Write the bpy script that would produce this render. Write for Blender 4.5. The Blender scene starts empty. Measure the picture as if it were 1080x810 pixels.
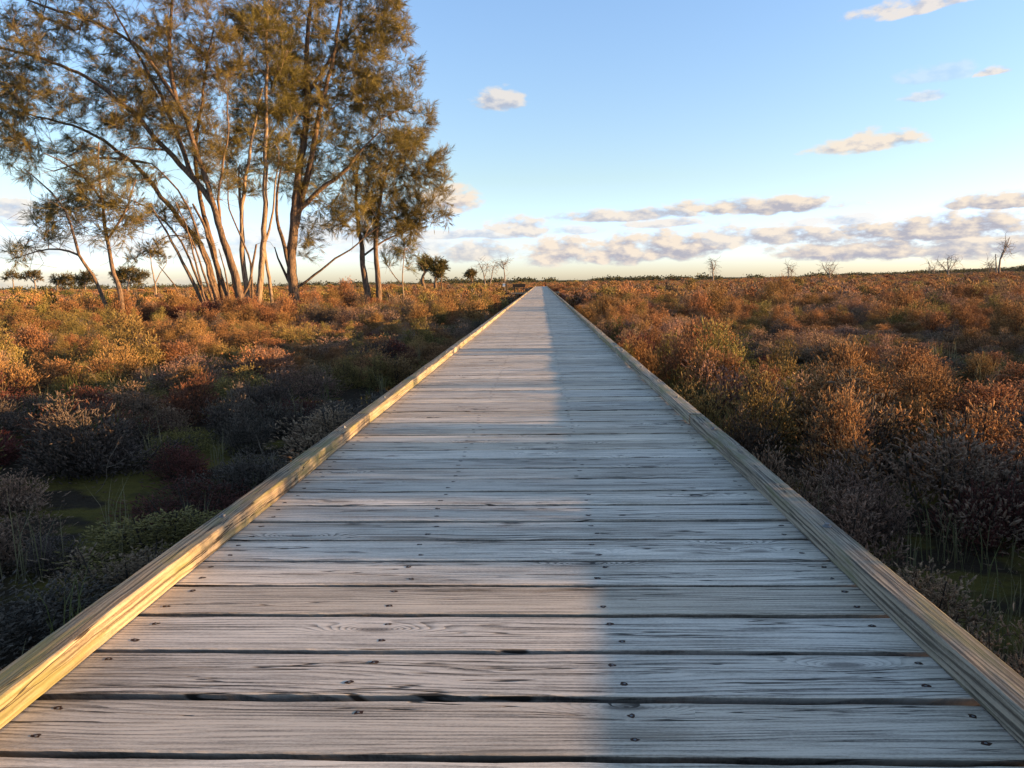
import bpy, math, random
import numpy as np
from mathutils import Matrix, Vector

R = math.radians
rng = np.random.default_rng(7)
random.seed(7)
scene = bpy.context.scene
C = scene.collection

# ------------------------------------------------------------------ camera
F_PX, PITCH, YAW, ROLL = 811.0, R(7.55), R(2.29), R(-0.88)      # focal length in pixels of a 1080 wide frame
cam_d = bpy.data.cameras.new('camera')
cam_d.sensor_width = 36.0
cam_d.lens = 36.0 * F_PX / 1080.0
cam_d.clip_start, cam_d.clip_end = 0.05, 12000.0
cam = bpy.data.objects.new('camera', cam_d)
C.objects.link(cam)
CAM_M = (Matrix.Rotation(YAW, 4, 'Z') @ Matrix.Rotation(math.pi / 2 - PITCH, 4, 'X') @ Matrix.Rotation(ROLL, 4, 'Z'))
cam.matrix_world = Matrix.Translation((0, 0, 1.0)) @ CAM_M
scene.camera = cam
CAM_R = np.array(CAM_M.to_3x3())


def at(u, v, dist):
    """The point seen at photo pixel (u, v), dist metres ahead of the camera."""
    p = np.array([(u - 540.0) / F_PX, (405.0 - v) / F_PX, -1.0]) * dist
    return CAM_R @ p + np.array([0, 0, 1.0])


def sky_dir(u, v):
    d = CAM_R @ np.array([(u - 540.0) / F_PX, (405.0 - v) / F_PX, -1.0])
    d /= np.linalg.norm(d)
    return math.atan2(d[0], d[1]), math.asin(d[2])


def project(P):
    q = (np.asarray(P) - np.array([0, 0, 1.0])) @ CAM_R
    z = -q[:, 2]
    zz = np.where(z > 0.05, z, 0.05)
    return 540 + F_PX * q[:, 0] / zz, 405 - F_PX * q[:, 1] / zz, z


# ------------------------------------------------------------------ node helpers
class NT:
    def __init__(self, tree):
        self.t = tree

    def new(self, kind, **kw):
        n = self.t.nodes.new(kind)
        for k, v in kw.items():
            setattr(n, k, v)
        return n

    def put(self, sock, v):
        if hasattr(v, 'is_linked') or hasattr(v, 'links'):
            self.t.links.new(v, sock)
        elif v is not None:
            sock.default_value = v

    def math(self, op, a, b=None, c=None, clamp=False):
        n = self.new('ShaderNodeMath', operation=op, use_clamp=clamp)
        for i, v in enumerate((a, b, c)):
            if v is not None:
                self.put(n.inputs[i], v)
        return n.outputs[0]

    def mix(self, f, a, b, blend='MIX'):
        n = self.new('ShaderNodeMix', data_type='RGBA', blend_type=blend)
        self.put(n.inputs[0], f)
        self.put(n.inputs[6], a if not isinstance(a, tuple) else (*a, 1)[:4])
        self.put(n.inputs[7], b if not isinstance(b, tuple) else (*b, 1)[:4])
        return n.outputs[2]

    def noise(self, vec, scale, detail=3, rough=0.55, dist=0.0, out=0):
        n = self.new('ShaderNodeTexNoise')
        self.put(n.inputs['Vector'], vec)
        n.inputs['Scale'].default_value = scale
        n.inputs['Detail'].default_value = detail
        n.inputs['Roughness'].default_value = rough
        n.inputs['Distortion'].default_value = dist
        return n.outputs[out]

    def ramp(self, f, lo, hi, a=0.0, b=1.0, smooth=True):
        n = self.new('ShaderNodeMapRange', interpolation_type='SMOOTHSTEP' if smooth else 'LINEAR')
        self.put(n.inputs[0], f)
        for i, v in enumerate((lo, hi, a, b)):
            n.inputs[i + 1].default_value = v
        return n.outputs[0]

    def comb(self, x, y, z=0.0):
        n = self.new('ShaderNodeCombineXYZ')
        for i, v in enumerate((x, y, z)):
            self.put(n.inputs[i], v)
        return n.outputs[0]

    def sep(self, v):
        n = self.new('ShaderNodeSeparateXYZ')
        self.put(n.inputs[0], v)
        return n.outputs

    def attr(self, name, out='Fac'):
        n = self.new('ShaderNodeAttribute', attribute_name=name)
        return n.outputs[out]


# ------------------------------------------------------------------ light: low sun from the open side, clear sky, some clouds
SUN_BACK = R(3.0)                     # how far behind the camera the sun stands
SUN_EL = R(4.9)
SUN_AZ = math.pi / 2 + SUN_BACK       # from +Y towards +X
SKY_STRENGTH, SUN_STRENGTH, EXPOSURE = 0.118, 5.0, 1.95
SUN_COLOR = (1.0, 0.58, 0.23)

world = bpy.data.worlds.new('World')
scene.world = world
world.use_nodes = True
W = NT(world.node_tree)
world.node_tree.nodes.clear()
w_out = W.new('ShaderNodeOutputWorld')
bg = W.new('ShaderNodeBackground')
world.node_tree.links.new(bg.outputs[0], w_out.inputs[0])
bg.inputs[1].default_value = SKY_STRENGTH
sky = W.new('ShaderNodeTexSky', sky_type='NISHITA')
sky.sun_disc = False
sky.sun_elevation = SUN_EL
sky.sun_rotation = SUN_AZ
sky.altitude = 0
sky.air_density = 1.0
sky.dust_density = 0.6
sky.ozone_density = 1.6
tc = W.new('ShaderNodeTexCoord')
dx, dy, dz = W.sep(tc.outputs['Generated'])
az = W.math('ARCTAN2', dx, dy)
el = W.math('ARCSINE', dz)
# clouds: photo pixel centre, half width, height above, opacity, brightness (0 grey .. 1 bright)
CLOUDS = [
    (523, 106, 34, 17, .75, .75), (917, 155, 60, 14, .95, .9), (965, 8, 66, 10, .8, .9), (1049, 75, 17, 6, .8, .8),
    (975, 104, 24, 9, .5, .7), (985, 78, 40, 14, .22, .6), (800, 220, 100, 15, 1, .45), (660, 230, 92, 11, .9, .5),
    (468, 216, 40, 26, 1, 1.0), (545, 244, 46, 17, .85, .75), (490, 250, 70, 9, .7, .5), (500, 268, 44, 18, .8, .5),
    (585, 270, 48, 28, 1, .72), (650, 268, 54, 27, 1, .58), (712, 263, 62, 26, 1, .45), (765, 255, 60, 22, .9, .6),
    (830, 252, 95, 16, .95, .5), (900, 262, 90, 24, 1, .3), (985, 246, 130, 20, 1, .35), (1075, 214, 60, 14, 1, .35),
    (1060, 262, 100, 24, .95, .35), (700, 238, 45, 8, .8, .8), (880, 234, 60, 8, .7, .8), (610, 245, 40, 7, .6, .7),
    (10, 224, 46, 16, .8, .55), (60, 262, 120, 22, .55, .7), (200, 262, 150, 20, .6, .8), (340, 250, 110, 22, .6, .75),
    (430, 262, 90, 14, .6, .7), (1180, 240, 120, 30, .9, .35), (-120, 230, 120, 26, .8, .6), (30, 300, 200, 12, .4, .7),
]
M, V, O, B = -9.0, 0.0, 0.0, 0.5
pv = W.comb(az, W.math('MULTIPLY', el, 2.0), 0.0)
warp = W.noise(pv, 7.0, 3, 0.55, out=1)
wx, wy, _ = W.sep(warp)
azw = W.math('MULTIPLY_ADD', W.math('SUBTRACT', wx, .5), .05, az)
elw = W.math('MULTIPLY_ADD', W.math('SUBTRACT', wy, .5), .020, el)
for (u, v, hw, hh, op, br) in CLOUDS:
    a0, e0 = sky_dir(u, v)
    ui = W.math('MULTIPLY', W.math('SUBTRACT', azw, a0), F_PX / hw)
    vi = W.math('MULTIPLY', W.math('SUBTRACT', elw, e0), F_PX / hh)
    vl = W.math('MAXIMUM', vi, W.math('MULTIPLY', vi, -2.2))
    mi = W.math('SUBTRACT', 1.0, W.math('MULTIPLY_ADD', ui, ui, W.math('MULTIPLY', vl, vl)))
    if isinstance(M, float):
        M, V, O, B = mi, vi, W.math('ADD', op, 0.0), W.math('ADD', br, 0.0)
    else:
        g = W.math('GREATER_THAN', mi, M)
        V = W.math('MULTIPLY_ADD', g, W.math('SUBTRACT', vi, V), V)
        O = W.math('MULTIPLY_ADD', g, W.math('SUBTRACT', op, O), O)
        B = W.math('MULTIPLY_ADD', g, W.math('SUBTRACT', br, B), B)
        M = W.math('MAXIMUM', M, mi)
fb = W.noise(pv, 30.0, 8, 0.58)
shift = W.new('ShaderNodeVectorMath', operation='ADD')
W.put(shift.inputs[0], pv)
shift.inputs[1].default_value = (0.010, 0.012, 0)
fb2 = W.noise(shift.outputs[0], 30.0, 5, 0.55)
dens = W.math('MULTIPLY_ADD', W.math('SUBTRACT', fb, .5), 3.0, M)
cover = W.math('MULTIPLY', W.ramp(dens, 0.0, 0.8), O)
relief = W.math('SUBTRACT', fb, fb2)
lit = W.math('MULTIPLY_ADD', V, .65, W.math('MULTIPLY_ADD', relief, 4.2, W.math('SUBTRACT', B, .10)), clamp=True)
CLOUD_LIT, CLOUD_DIM = (2.12, 1.84, 1.54), (1.08, 1.07, 1.22)
ccol = W.mix(lit, CLOUD_DIM, CLOUD_LIT)
low_air = W.mix(W.ramp(el, R(1.0), R(7.5)), (.92, 1.22, 3.0), (.90, .93, 1.16))
air = W.mix(W.ramp(el, R(7.0), R(22.0)), low_air, (.94, 1.0, 1.28))
air = W.mix(W.ramp(el, R(28.0), R(60.0)), air, (1.45, 1.22, 1.02))
clear = W.mix(1.0, sky.outputs[0], air, 'MULTIPLY')
final = W.mix(cover, clear, ccol)
world.node_tree.links.new(final, bg.inputs[0])

sun_d = bpy.data.lights.new('sun', 'SUN')
sun_d.energy = SUN_STRENGTH
sun_d.angle = R(0.6)
sun_d.color = SUN_COLOR
sun = bpy.data.objects.new('sun', sun_d)
C.objects.link(sun)
to_sun = Vector((math.sin(SUN_AZ) * math.cos(SUN_EL), math.cos(SUN_AZ) * math.cos(SUN_EL), math.sin(SUN_EL)))
sun.rotation_euler = to_sun.to_track_quat('Z', 'Y').to_euler()
sun.location = (30, -10, 20)

vs = scene.view_settings
vs.view_transform = 'Standard'
vs.look = 'None'
vs.exposure = EXPOSURE
vs.gamma = 1
vs.use_curve_mapping = False
scene.cycles.max_bounces = 6
scene.cycles.diffuse_bounces = 3
scene.cycles.transparent_max_bounces = 4


# ------------------------------------------------------------------ object helpers
def tag(o, label=None, cat=None, group=None, kind=None):
    for k, v in (('label', label), ('category', cat), ('group', group), ('kind', kind)):
        if v:
            o[k] = v
    return o


def empty(name, loc, rz=0.0):
    o = bpy.data.objects.new(name, None)
    C.objects.link(o)
    o.location = loc
    o.rotation_euler = (0, 0, rz)
    o.empty_display_size = 0.2
    return o


def link(name, mesh, parent=None, coll=None):
    o = bpy.data.objects.new(name, mesh)
    (coll or C).objects.link(o)
    if parent is not None:
        o.parent = parent
    return o


class MB:
    """Collects vertices and faces (any mix of triangles and quads) with one number per face."""
    def __init__(self):
        self.v, self.f, self.n, self.t, self.m = [], [], [], [], []
        self.nv = 0

    def add(self, verts, faces, tint=0.5, mat=0):
        verts = np.asarray(verts, dtype=np.float64).reshape(-1, 3)
        faces = np.asarray(faces, dtype=np.int64)
        if faces.ndim == 1:
            faces = faces[None, :]
        self.v.append(verts)
        self.f.append((faces + self.nv).ravel())
        self.n.append(np.full(len(faces), faces.shape[1]))
        self.t.append(np.broadcast_to(np.asarray(tint, dtype=np.float64), (len(faces),)))
        self.m.append(np.full(len(faces), mat))
        self.nv += len(verts)

    def mesh(self, name, mats, smooth=False):
        me = bpy.data.meshes.new(name)
        v = np.concatenate(self.v)
        f = np.concatenate(self.f)
        n = np.concatenate(self.n)
        me.vertices.add(len(v))
        me.vertices.foreach_set('co', v.astype(np.float32).ravel())
        me.loops.add(len(f))
        me.loops.foreach_set('vertex_index', f.astype(np.int32))
        me.polygons.add(len(n))
        starts = np.concatenate([[0], np.cumsum(n)[:-1]]).astype(np.int32)
        me.polygons.foreach_set('loop_start', starts)
        me.polygons.foreach_set('use_smooth', np.full(len(n), bool(smooth)))
        me.polygons.foreach_set('material_index', np.concatenate(self.m).astype(np.int32))
        a = me.attributes.new('tint', 'FLOAT', 'FACE')
        a.data.foreach_set('value', np.concatenate(self.t).astype(np.float32))
        for m in (mats if isinstance(mats, (list, tuple)) else [mats]):
            me.materials.append(m)
        me.update(calc_edges=True)
        me.validate()
        return me

    def build(self, name, mats, parent=None, smooth=False, coll=None):
        return link(name, self.mesh(name, mats, smooth), parent, coll)


def grid_faces(nu, nv, wrap_v=False):
    i = np.arange(nu - 1)[:, None]
    j = np.arange(nv if wrap_v else nv - 1)[None, :]
    j2 = (j + 1) % nv
    return np.stack([i * nv + j, (i + 1) * nv + j, (i + 1) * nv + j2, i * nv + j2], -1).reshape(-1, 4)


def box(mb, x0, x1, y0, y1, z0, z1, tint=0.5, mat=0):
    v = [(x, y, z) for x in (x0, x1) for y in (y0, y1) for z in (z0, z1)]
    f = [(0, 1, 3, 2), (4, 6, 7, 5), (0, 4, 5, 1), (2, 3, 7, 6), (0, 2, 6, 4), (1, 5, 7, 3)]
    mb.add(v, f, tint, mat)


def unit(a):
    return a / np.maximum(np.linalg.norm(a, axis=-1, keepdims=True), 1e-9)


def tube(mb, pts, rad, sides=6, tint=0.5, wob=0.0):
    pts = np.asarray(pts, float)
    rad = np.broadcast_to(np.asarray(rad, float), (len(pts),))
    tan = unit(np.gradient(pts, axis=0))
    ref = np.array([0.31, 0.95, 0.07])
    a = unit(np.cross(tan, ref))
    b = np.cross(tan, a)
    th = np.linspace(0, 2 * np.pi, sides, endpoint=False)
    rr = rad[:, None] * (1 + wob * rng.standard_normal((len(pts), sides)))
    v = pts[:, None, :] + rr[..., None] * (np.cos(th)[None, :, None] * a[:, None, :] + np.sin(th)[None, :, None] * b[:, None, :])
    mb.add(v.reshape(-1, 3), grid_faces(len(pts), sides, True), tint)


def wave_noise(x, y, s, seed=0):
    """Cheap smooth pseudo noise in about -1..1."""
    r = np.random.default_rng(100 + seed)
    out = 0
    for k in range(6):
        a = r.uniform(0, 2 * np.pi)
        f = (0.6 + 0.35 * k) / s
        out = out + np.sin((x * np.cos(a) + y * np.sin(a)) * f * 2 * np.pi + r.uniform(0, 6.28)) / (1 + .25 * k)
    return out / 2.6


# ------------------------------------------------------------------ materials
def material(name):
    m = bpy.data.materials.new(name)
    m.use_nodes = True
    t = NT(m.node_tree)
    m.node_tree.nodes.clear()
    out = t.new('ShaderNodeOutputMaterial')
    b = t.new('ShaderNodeBsdfPrincipled')
    m.node_tree.links.new(b.outputs[0], out.inputs[0])
    b.inputs['Specular IOR Level'].default_value = 0.25
    return m, t, b, out


def wood(name, along, light, dark, stain, streak=1.0, moss=0.0, warp=17.0, knot=.54):
    """Weathered timber; along = 'x' or 'y' says which way the grain runs."""
    m, t, b, out = material(name)
    co = t.new('ShaderNodeTexCoord').outputs['Object']
    x, y, z = t.sep(co)
    rnd = t.attr('tint')
    l, c = (x, y) if along == 'x' else (y, x)
    l = t.math('MULTIPLY_ADD', rnd, 53.0, l)
    cz = t.math('ADD', c, t.math('MULTIPLY', z, .8))
    zr = t.math('MULTIPLY', rnd, 17.0)
    # knots bend the rings
    kv = t.comb(t.math('MULTIPLY', l, 1.15), t.math('MULTIPLY_ADD', cz, 4.5, zr), 0.0)
    vo = t.new('ShaderNodeTexVoronoi', feature='F1', voronoi_dimensions='2D')
    t.put(vo.inputs['Vector'], kv)
    vo.inputs['Scale'].default_value = 1.0
    kd, kc = vo.outputs['Distance'], vo.outputs['Color']
    pick = t.ramp(t.sep(kc)[0], knot, knot + .06)
    bulge = t.math('MULTIPLY', t.math('POWER', t.math('SUBTRACT', 1.0, t.math('MULTIPLY', kd, 3.2), clamp=True), 2.0), pick)
    core = t.math('MULTIPLY', t.ramp(kd, .085, .035), pick)
    low = t.noise(t.comb(t.math('MULTIPLY', l, .45), t.math('MULTIPLY', cz, 3.0), zr), 1.0, 2, .5)
    ring_c = t.math('ADD', t.math('MULTIPLY', cz, 62.0), t.math('MULTIPLY_ADD', low, warp, t.math('MULTIPLY', bulge, 11.0)))
    ring_c = t.math('ADD', ring_c, t.math('MULTIPLY', t.noise(t.comb(t.math('MULTIPLY', l, 3.0), t.math('MULTIPLY', cz, 40.0), zr), 1.0, 2), 1.1))
    saw = t.math('FRACT', ring_c)
    rmod = t.ramp(t.noise(t.comb(t.math('MULTIPLY', l, .8), t.math('MULTIPLY', cz, 13.0), t.math('ADD', zr, 3.0)), 1.0, 2, .5), .36, .64, .25, 1.0)
    rings = t.math('MULTIPLY', t.math('MULTIPLY', t.ramp(saw, .30, .88), t.ramp(saw, 1.0, .93)), rmod)
    fine = t.noise(t.comb(t.math('MULTIPLY', l, 7.0), t.math('MULTIPLY', cz, 330.0), zr), 1.0, 3, .65)
    mid = t.noise(t.comb(t.math('MULTIPLY', l, 1.6), t.math('MULTIPLY_ADD', bulge, 2.0, t.math('MULTIPLY', cz, 95.0)), zr), 1.0, 3, .6)
    ck = t.noise(t.comb(t.math('MULTIPLY', l, .8), t.math('MULTIPLY_ADD', bulge, 1.2, t.math('MULTIPLY', cz, 22.0)), zr), 1.0, 3, .5)
    ckg = t.noise(t.comb(t.math('MULTIPLY', l, .9), t.math('MULTIPLY', cz, 6.0), t.math('ADD', zr, 5.0)), 1.0, 1, .5)
    crack = t.math('MULTIPLY', t.ramp(t.math('ABSOLUTE', t.math('SUBTRACT', ck, .5)), .012, .004), t.ramp(ckg, .43, .53))
    blotch = t.noise(t.comb(t.math('MULTIPLY', l, 1.4), t.math('MULTIPLY', cz, 9.0), zr), 1.0, 5, .65)
    f = t.math('ADD', t.math('MULTIPLY', rings, .58 * streak), t.math('MULTIPLY', t.ramp(mid, .47, .62), .38 * streak))
    f = t.math('ADD', f, t.math('MULTIPLY', t.math('SUBTRACT', fine, .5), 1.1))
    speck = t.noise(t.comb(t.math('MULTIPLY', l, 90.0), t.math('MULTIPLY', cz, 260.0), zr), 1.0, 3, .7)
    f = t.math('ADD', f, t.math('MULTIPLY', t.math('SUBTRACT', speck, .5), .9))
    f = t.math('ADD', f, t.math('MULTIPLY', t.math('SUBTRACT', blotch, .44), 1.3), clamp=True)
    col = t.mix(f, light, dark)
    col = t.mix(t.ramp(blotch, .52, .72, 0, .6), col, stain)
    if moss:
        mo = t.noise(t.comb(t.math('MULTIPLY', l, 2.0), t.math('MULTIPLY', cz, 14.0), zr), 1.0, 4, .65)
        col = t.mix(t.ramp(mo, .46, .66, 0, moss), col, (.16, .155, .07))
    col = t.mix(t.math('MULTIPLY', core, .7), col, (.09, .075, .065))
    col = t.mix(t.math('MULTIPLY', crack, .92), col, (.018, .015, .013))
    hv = t.new('ShaderNodeHueSaturation')
    t.put(hv.inputs['Value'], t.math('MULTIPLY_ADD', t.math('FRACT', t.math('MULTIPLY', rnd, 7.31)), .34, .81))
    t.put(hv.inputs['Saturation'], t.math('MULTIPLY_ADD', t.math('FRACT', t.math('MULTIPLY', rnd, 3.17)), .4, .8))
    t.put(hv.inputs['Color'], col)
    t.put(b.inputs['Base Color'], hv.outputs[0])
    b.inputs['Roughness'].default_value = .72
    h = t.math('ADD', t.math('MULTIPLY', rings, -.35), t.math('MULTIPLY', fine, .9))
    h = t.math('ADD', h, t.math('MULTIPLY_ADD', bulge, .8, t.math('MULTIPLY', mid, .6)))
    h = t.math('SUBTRACT', h, t.math('MULTIPLY', crack, 2.2))
    bp = t.new('ShaderNodeBump')
    bp.inputs['Strength'].default_value = .7
    bp.inputs['Distance'].default_value = .0014
    t.put(bp.inputs['Height'], h)
    t.put(b.inputs['Normal'], bp.outputs[0])
    return m


def plain(name, col, rough=.6, metal=0.0, var=.15, scale=20.0):
    m, t, b, out = material(name)
    co = t.new('ShaderNodeTexCoord').outputs['Object']
    n = t.noise(co, scale, 4, .6)
    c2 = tuple(max(0, c * (1 - 2 * var)) for c in col)
    t.put(b.inputs['Base Color'], t.mix(n, col, c2))
    b.inputs['Roughness'].default_value = rough
    b.inputs['Metallic'].default_value = metal
    return m


def foliage(name, col, col2, transl=.32, rnd=.45, rough=.65):
    m, t, b, out = material(name)
    tint = t.attr('tint')
    oi = t.new('ShaderNodeObjectInfo').outputs['Random']
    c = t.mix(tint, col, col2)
    hv = t.new('ShaderNodeHueSaturation')
    t.put(hv.inputs['Value'], t.math('MULTIPLY_ADD', oi, rnd, 1 - rnd / 2))
    t.put(hv.inputs['Hue'], t.math('MULTIPLY_ADD', t.math('FRACT', t.math('MULTIPLY', oi, 9.7)), .03, .485))
    t.put(hv.inputs['Color'], c)
    t.put(b.inputs['Base Color'], hv.outputs[0])
    b.inputs['Roughness'].default_value = rough
    b.inputs['Specular IOR Level'].default_value = .15
    tr = t.new('ShaderNodeBsdfTranslucent')
    t.put(tr.inputs[0], hv.outputs[0])
    mx = t.new('ShaderNodeMixShader')
    mx.inputs[0].default_value = transl
    m.node_tree.links.new(b.outputs[0], mx.inputs[1])
    m.node_tree.links.new(tr.outputs[0], mx.inputs[2])
    m.node_tree.links.new(mx.outputs[0], out.inputs[0])
    return m


def bark(name, col, dark):
    m, t, b, out = material(name)
    co = t.new('ShaderNodeTexCoord').outputs['Object']
    x, y, z = t.sep(co)
    n = t.noise(t.comb(t.math('MULTIPLY', x, 14.0), t.math('MULTIPLY', y, 14.0), t.math('MULTIPLY', z, 2.5)), 1.0, 5, .65)
    n2 = t.noise(co, .9, 3)
    c = t.mix(t.ramp(n, .35, .65), dark, col)
    c = t.mix(t.ramp(n2, .5, .7, 0, .5), c, tuple(k * .6 for k in col))
    t.put(b.inputs['Base Color'], c)
    b.inputs['Roughness'].default_value = .85
    bp = t.new('ShaderNodeBump')
    bp.inputs['Distance'].default_value = .02
    t.put(bp.inputs['Height'], n)
    t.put(b.inputs['Normal'], bp.outputs[0])
    return m


MAT_DECK = wood('weathered_deck_timber', 'x', (.635, .56, .475), (.085, .074, .064), (.34, .287, .23))
MAT_RAIL = wood('weathered_rail_timber', 'y', (.345, .287, .212), (.080, .064, .048), (.24, .192, .140), 1.6, .85, 6.0, .80)
MAT_BEAM = wood('bearer_timber', 'y', (.20, .17, .13), (.09, .075, .06), (.13, .11, .08))
MAT_POST = plain('post_timber', (.12, .085, .06), .8)
MAT_DARK = plain('dark_stained_timber', (.045, .033, .026), .8)
MAT_RUST = plain('rusty_screw', (.045, .020, .012), .7, .2)
MAT_STEEL = plain('galvanised_steel', (.16, .17, .19), .6, .5)
MAT_PANEL = plain('sign_panel', (.75, .74, .70), .4)
BARK_WARM = bark('warm_bark', (.170, .112, .072), (.050, .035, .026))
BARK_PALE = bark('pale_bark', (.29, .21, .14), (.11, .078, .055))
BARK_GREY = bark('dead_grey_wood', (.22, .18, .15), (.10, .08, .065))

# ------------------------------------------------------------------ the ground
GZ = -0.62


def ground_z(x, y):
    x, y = np.asarray(x, float), np.asarray(y, float)
    d = np.hypot(x, y)
    a = np.arctan2(x, y)
    z = GZ + .05 * wave_noise(x, y, 5.0, 1) * np.clip(d / 6, 0, 1) + .12 * wave_noise(x, y, 40.0, 2) * np.clip((d - 15) / 60, 0, 1)
    s = lambda v, lo, hi: (lambda q: q * q * (3 - 2 * q))(np.clip((v - lo) / (hi - lo), 0, 1))
    z = z + 6.0 * s(a, R(16), R(36)) * s(d, 330, 800) * (1 + .25 * wave_noise(x, y, 300, 3))
    z = z + 1.1 * s(a, R(8), R(30)) * s(d, 60, 300)
    return z


def ground_material():
    m, t, b, out = material('heath_ground')
    co = t.new('ShaderNodeTexCoord').outputs['Object']
    x, y, z = t.sep(co)
    d = t.math('SQRT', t.math('MULTIPLY_ADD', x, x, t.math('MULTIPLY', y, y)))
    far = t.ramp(d, 30, 120)
    n1 = t.noise(co, 1.1, 4, .6)
    n2 = t.noise(co, 14.0, 4, .65)
    soil = t.mix(n2, (.055, .040, .027), (.020, .015, .011))
    moss = t.mix(n2, (.150, .115, .028), (.045, .040, .014))
    near = t.mix(t.ramp(n1, .47, .57), soil, moss)
    f1 = t.noise(t.comb(t.math('MULTIPLY', x, .05), t.math('MULTIPLY', y, .012)), 1.0, 6, .65)
    f2 = t.noise(co, .7, 5, .7)
    heath = t.mix(t.ramp(f2, .35, .65), (.165, .100, .048), (.075, .045, .026))
    heath = t.mix(t.ramp(f1, .52, .62, 0, .8), heath, (.060, .058, .024))
    t.put(b.inputs['Base Color'], t.mix(far, near, heath))
    b.inputs['Roughness'].default_value = 1.0
    b.inputs['Specular IOR Level'].default_value = .05
    bp = t.new('ShaderNodeBump')
    bp.inputs['Distance'].default_value = .3
    t.put(bp.inputs['Height'], t.math('MULTIPLY', t.math('ADD', n2, f2), t.math('MULTIPLY_ADD', far, .75, .25)))
    t.put(b.inputs['Normal'], bp.outputs[0])
    return m


def axis(lim_lo, lim_hi, step):
    out = [0.0]
    while out[-1] < lim_hi:
        out.append(out[-1] + max(step, .06 * abs(out[-1])))
    neg = [0.0]
    while neg[-1] > lim_lo:
        neg.append(neg[-1] - max(step, .06 * abs(neg[-1])))
    return np.array(neg[:0:-1] + out)


gx, gy = axis(-6000, 6000, .8), axis(-400, 9000, .8)
GXX, GYY = np.meshgrid(gx, gy, indexing='ij')
mb = MB()
mb.add(np.stack([GXX, GYY, ground_z(GXX, GYY)], -1).reshape(-1, 3), grid_faces(len(gx), len(gy)))
tag(mb.build('ground', ground_material(), smooth=True), kind='structure')

# a low rise on the skyline far beyond the end of the boardwalk
mb = MB()
hx = np.linspace(-900, 2600, 90)
hp = np.linspace(0, 1, 9)
HX, HP = np.meshgrid(hx, hp, indexing='ij')
hh = (9 + 7 * wave_noise(hx, hx * 0, 1500, 5)) * np.clip((hx + 900) / 500, 0, 1) * np.clip((2600 - hx) / 900, 0, 1)
HZ = GZ - 2 + (2 + np.maximum(hh, 1)[:, None]) * np.sin(HP * np.pi)
mb.add(np.stack([HX, 4200 + HP * 900 + HX * .05, HZ], -1).reshape(-1, 3), grid_faces(90, 9))
tag(mb.build('hills', plain('far_scrub', (.07, .075, .05), .9, 0, .3, .02), smooth=True), kind='structure')

# ------------------------------------------------------------------ boardwalk
XL, XR = -1.250, 1.013            # inner faces of the kerb rails
RW, RH = .090, .072               # rail width and height
PITCH_P, GAP = .2327, .026
Y_END = 165.0
walk = tag(empty('boardwalk', (0, 0, 0)), 'long straight boardwalk of weathered grey planks between low timber kerb rails', 'boardwalk')
mb = MB()
y = 1.513 - PITCH_P * 14
row = 0
screw_x = (-1.185, -.468, .196, .952)
screws = MB()
while y < Y_END:
    near = 0.9 < y < 13.0
    y0 = y + GAP / 2 + random.uniform(-.003, .003)
    y1 = y + PITCH_P - GAP / 2 + random.uniform(-.003, .003)
    z0 = random.uniform(-.0025, .0020)
    xa, xb = XL - RW - random.uniform(.0, .03), XR + RW + random.uniform(.0, .03)
    n = 90 if near else 3
    xs = np.linspace(xa, xb, n)
    if near:
        e0 = .0018 * wave_noise(xs * 1.0, xs * 0 + row, 1.4, row)
        e1 = .0035 * wave_noise(xs * 1.0, xs * 0 + row, .5, row + 999)
        zt = .0008 * wave_noise(xs, xs * 0, .8, row + 50)
        bev = .003 + .0015 * rng.random(n)
    else:
        e0 = e1 = zt = np.zeros(n)
        bev = np.full(n, .006)
    cup = random.uniform(-.0004, .0003)
    prof = [(y0 + e0 + .027, -.045 + 0 * e0), (y0 + e0, z0 + zt - bev), (y0 + e0 + bev * .8, z0 + zt), ((y0 + y1) / 2 + 0 * e0, z0 + zt + cup),  # front face shaped with an undercut so the plank gaps look dark
            (y1 + e1 - bev * .8, z0 + zt), (y1 + e1, z0 + zt - bev), (y1 + e1, -.045 + 0 * e1)]
    v = np.stack([np.stack([xs, p, q], -1) for p, q in prof], 1)
    tr = random.random()
    mb.add(v.reshape(-1, 3), grid_faces(n, 7), tr)
    mb.add(v[[0, -1]].reshape(-1, 3), [[0, 1, 2, 3, 4, 5, 6], [13, 12, 11, 10, 9, 8, 7]], tr)
    if 0.9 < y < 30:
        for sx in screw_x:
            for fy in (.24, .77):
                if random.random() < .05:
                    continue
                cx = sx + random.gauss(0, .013)
                cy = y0 + (y1 - y0) * (fy + random.gauss(0, .035))
                zc = z0 + cup * .7 + .0006
                k = 9
                th = np.linspace(0, 2 * np.pi, k, endpoint=False)
                rr = .0085 * (1 + .3 * rng.standard_normal(k).clip(-1, 1))
                ring = np.stack([cx + rr * 1.35 * np.cos(th), cy + rr * np.sin(th), np.full(k, zc)], -1)
                screws.add(ring, [list(range(k))], .2, 0)
                r2 = .0034
                top = np.stack([cx + r2 * np.cos(th), cy + r2 * np.sin(th), np.full(k, zc + .0005)], -1)
                low = top.copy()
                low[:, 2] = zc - .002
                screws.add(np.concatenate([low, top]), [[i, (i + 1) % k, k + (i + 1) % k, k + i] for i in range(k)], .6, 1)
                screws.add(top, [list(range(k))], .6, 1)
    y += PITCH_P
    row += 1
deck = mb.build('deck', MAT_DECK, walk)
screws.build('deck_screw', [MAT_RUST, MAT_STEEL], deck)['kind'] = 'stuff'


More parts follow.
